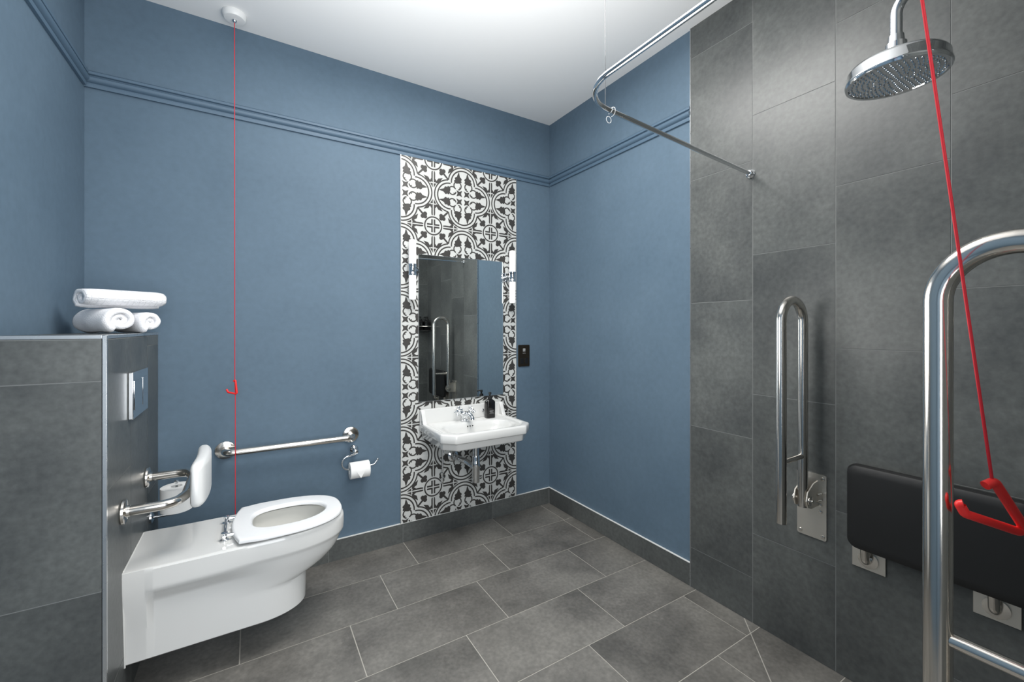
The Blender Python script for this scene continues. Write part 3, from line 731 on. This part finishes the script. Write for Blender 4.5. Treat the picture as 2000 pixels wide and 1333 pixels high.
# ------------------------------------------------------------ shower seat, folded up
t = empty('folding_shower_bench', (-.0108, -2.04, .46), 'black folding shower seat folded up against slate wall', 'shower seat')
bm = bmesh.new(); outl = rrect(-2.262, -1.832, .512, .802, .03, 6)
cx_, cz_ = -2.047, .657
def so(i_): return [(cx_+(y-cx_)*(1-i_/.215), cz_+(z-cz_)*(1-i_/.145)) for y, z in outl]
loft(bm, [[(x-.05, y, z) for y, z in so(i_)] for x, i_ in ((.0, .012), (-.003, .003), (-.012, 0), (-.022, .0), (-.033, .004), (-.038, .012), (-.0395, .03))])
link('seat_panel', bm, M['black'], t, True, sharp=30)
for y in (-1.874, -2.172):
    br = link('wall_bracket', BX(-.0175, -.0112, y-.047, y+.047, .425, .60), M['platesteel'], t, bevel=.001)
    link('hinge_tube', TB(round_path([(-.0176, y, .462), (-.045, y, .462), (-.052, y, .53)], .02), .0125, 18), M['steel'], t, True)
    link('hinge_ring', LA([(.0185, 0), (.0285, 0), (.0285, .005), (.0185, .006)], (-.0178, y, .462), (-1, 0, 0)), M['steel'], t, True)
    bm = bmesh.new(); tube(bm, [(-.049, y-.028, .516), (-.049, y+.028, .516)], .010, 16)
    link('hinge_barrel', bm, M['steel'], t, True)

# ------------------------------------------------------------ shower head on an arm from the front wall
t = empty('overhead_shower', (-.475, YD, 2.1), 'large round chrome shower head on a curved arm', 'shower head')
HX, HY, HZ = -0.4748, -2.0808, 1.8929
link('rose', LA([(.001, .003), (.092, .003), (.094, 0), (.100, 0), (.102, .004), (.102, .010), (.099, .014), (.099, .030), (.094, .038), (.078, .046), (.05, .053), (.025, .058), (.016, .060), (.001, .060)], (HX, HY, HZ), n=64), M['chrome'], t, True, sharp=45)
bm = bmesh.new()
cnt = 0
for ring, nn in ((.0, 1), (.011, 6), (.022, 12), (.033, 18), (.044, 22), (.055, 28), (.066, 34), (.077, 40), (.087, 46)):
    for k in range(nn):
        a = 2*PI*k/nn; lathe(bm, [(.0022, 0), (.0022, .0025), (.0012, .0035)], (HX+ring*math.cos(a), HY+ring*math.sin(a), HZ+.0028), (0, 0, -1), 6)
o = link('nozzles', bm, M['chrome'], t, True); o['kind'] = 'stuff'
link('swivel_nut', LA([(.001, 0), (.016, 0), (.018, .004), (.018, .012), (.021, .014), (.021, .028), (.017, .030), (.0155, .048), (.001, .048)], (HX, HY, HZ+.060), n=28), M['chrome'], t, True)
link('shower_arm', TB(round_path([(HX, HY, HZ+.107), (HX, HY, HZ+.21), (HX+.0, YD+.012, HZ+.21)], .10, 14), .0125, 20), M['chrome'], t, True)
link('wall_flange', LA([(.001, 0), (.034, 0), (.033, .006), (.02, .012), (.018, .02), (.001, .02)], (HX, YD+.0108, HZ+.21), (0, 1, 0)), M['chrome'], t, True)

# ------------------------------------------------------------ curtain rail
RZ = 1.935
t = empty('shower_curtain_rail', (-.011, -1.462, RZ), 'bent chrome shower curtain rail hanging above the shower corner', 'curtain rail')
link('rail', TB(round_path([(-.014, -1.463, RZ), (-1.055, -1.545, RZ), (-1.058, YD+.014, RZ)], .14, 14), .0078, 20), M['chrome'], t, True)
link('wall_socket', LA([(.001, 0), (.019, 0), (.019, .004), (.0125, .009), (.0125, .022), (.0095, .024), (.001, .024)], (-.0108, -1.463, RZ), (-1, -.06, 0), 24), M['chrome'], t, True)
link('wall_socket', LA([(.001, 0), (.019, 0), (.019, .004), (.0125, .009), (.0125, .022), (.0095, .024), (.001, .024)], (-1.058, YD+.0108, RZ), (0, 1, 0), 24), M['chrome'], t, True)
link('ceiling_wire', TB([(-.935, -1.5355, H-.0005), (-.935, -1.5355, RZ+.0075)], .0011, 8), M['wire'], t, True)
bm = bmesh.new(); c = Vector((-.905, -1.534, RZ-.002)); pts = [c+Vector((0, .0135*math.cos(a), .0135*math.sin(a))) for a in [k/16*1.6*PI-.1 for k in range(17)]]
tube(bm, pts, .0008, 8); c2 = c+Vector((-.012, 0, -.026)); pts = [c2+Vector((.010*math.cos(a), .002, .010*math.sin(a))) for a in [k/20*2*PI for k in range(21)]]
tube(bm, pts, .0009, 8); o = link('curtain_ring', bm, M['whiteplastic'], None, True)
tag(o, 'small clear curtain ring hanging on the curtain rail', 'curtain ring')

# ------------------------------------------------------------ corner basket with bottles, seen in the mirror
t = empty('corner_basket', (-.012, YD+.01, 1.235), 'black wire corner basket in rear shower corner, seen in the mirror', 'basket')
yc = YD+.0112
def corner_loop(r, z): return [(-.0125, yc+.001, z), (-.0125, yc+r, z)]+[(-.0125-r*math.sin(a), yc+.001+r*math.cos(a), z) for a in [k/10*PI/2 for k in range(1, 11)]]+[(-.0125, yc+.001, z)]
for z in (1.235, 1.285): link('wire_rim', TB(corner_loop(.19, z), .003, 8), M['black'] if z < 1.25 else M['steel'], t, True)
bm = bmesh.new()
for k in range(1, 9): q = k*.021; tube(bm, [(-.0125-q, yc+.001, 1.235), (-.0125-q, yc+math.sqrt(max(0, .19**2-q*q)), 1.235)], .002, 6)
o = link('wire_shelf', bm, M['black'], t)
for i, (x, y) in enumerate(((-.045, yc+.04), (-.115, yc+.045), (-.055, yc+.11))):
    pump_bottle('shower_bottle', x, y, 1.2382, ('black pump bottle in corner basket deepest in the corner', 'black pump bottle in corner basket against the front wall', 'black pump bottle in corner basket against the side wall')[i], group='bottles in the corner basket')
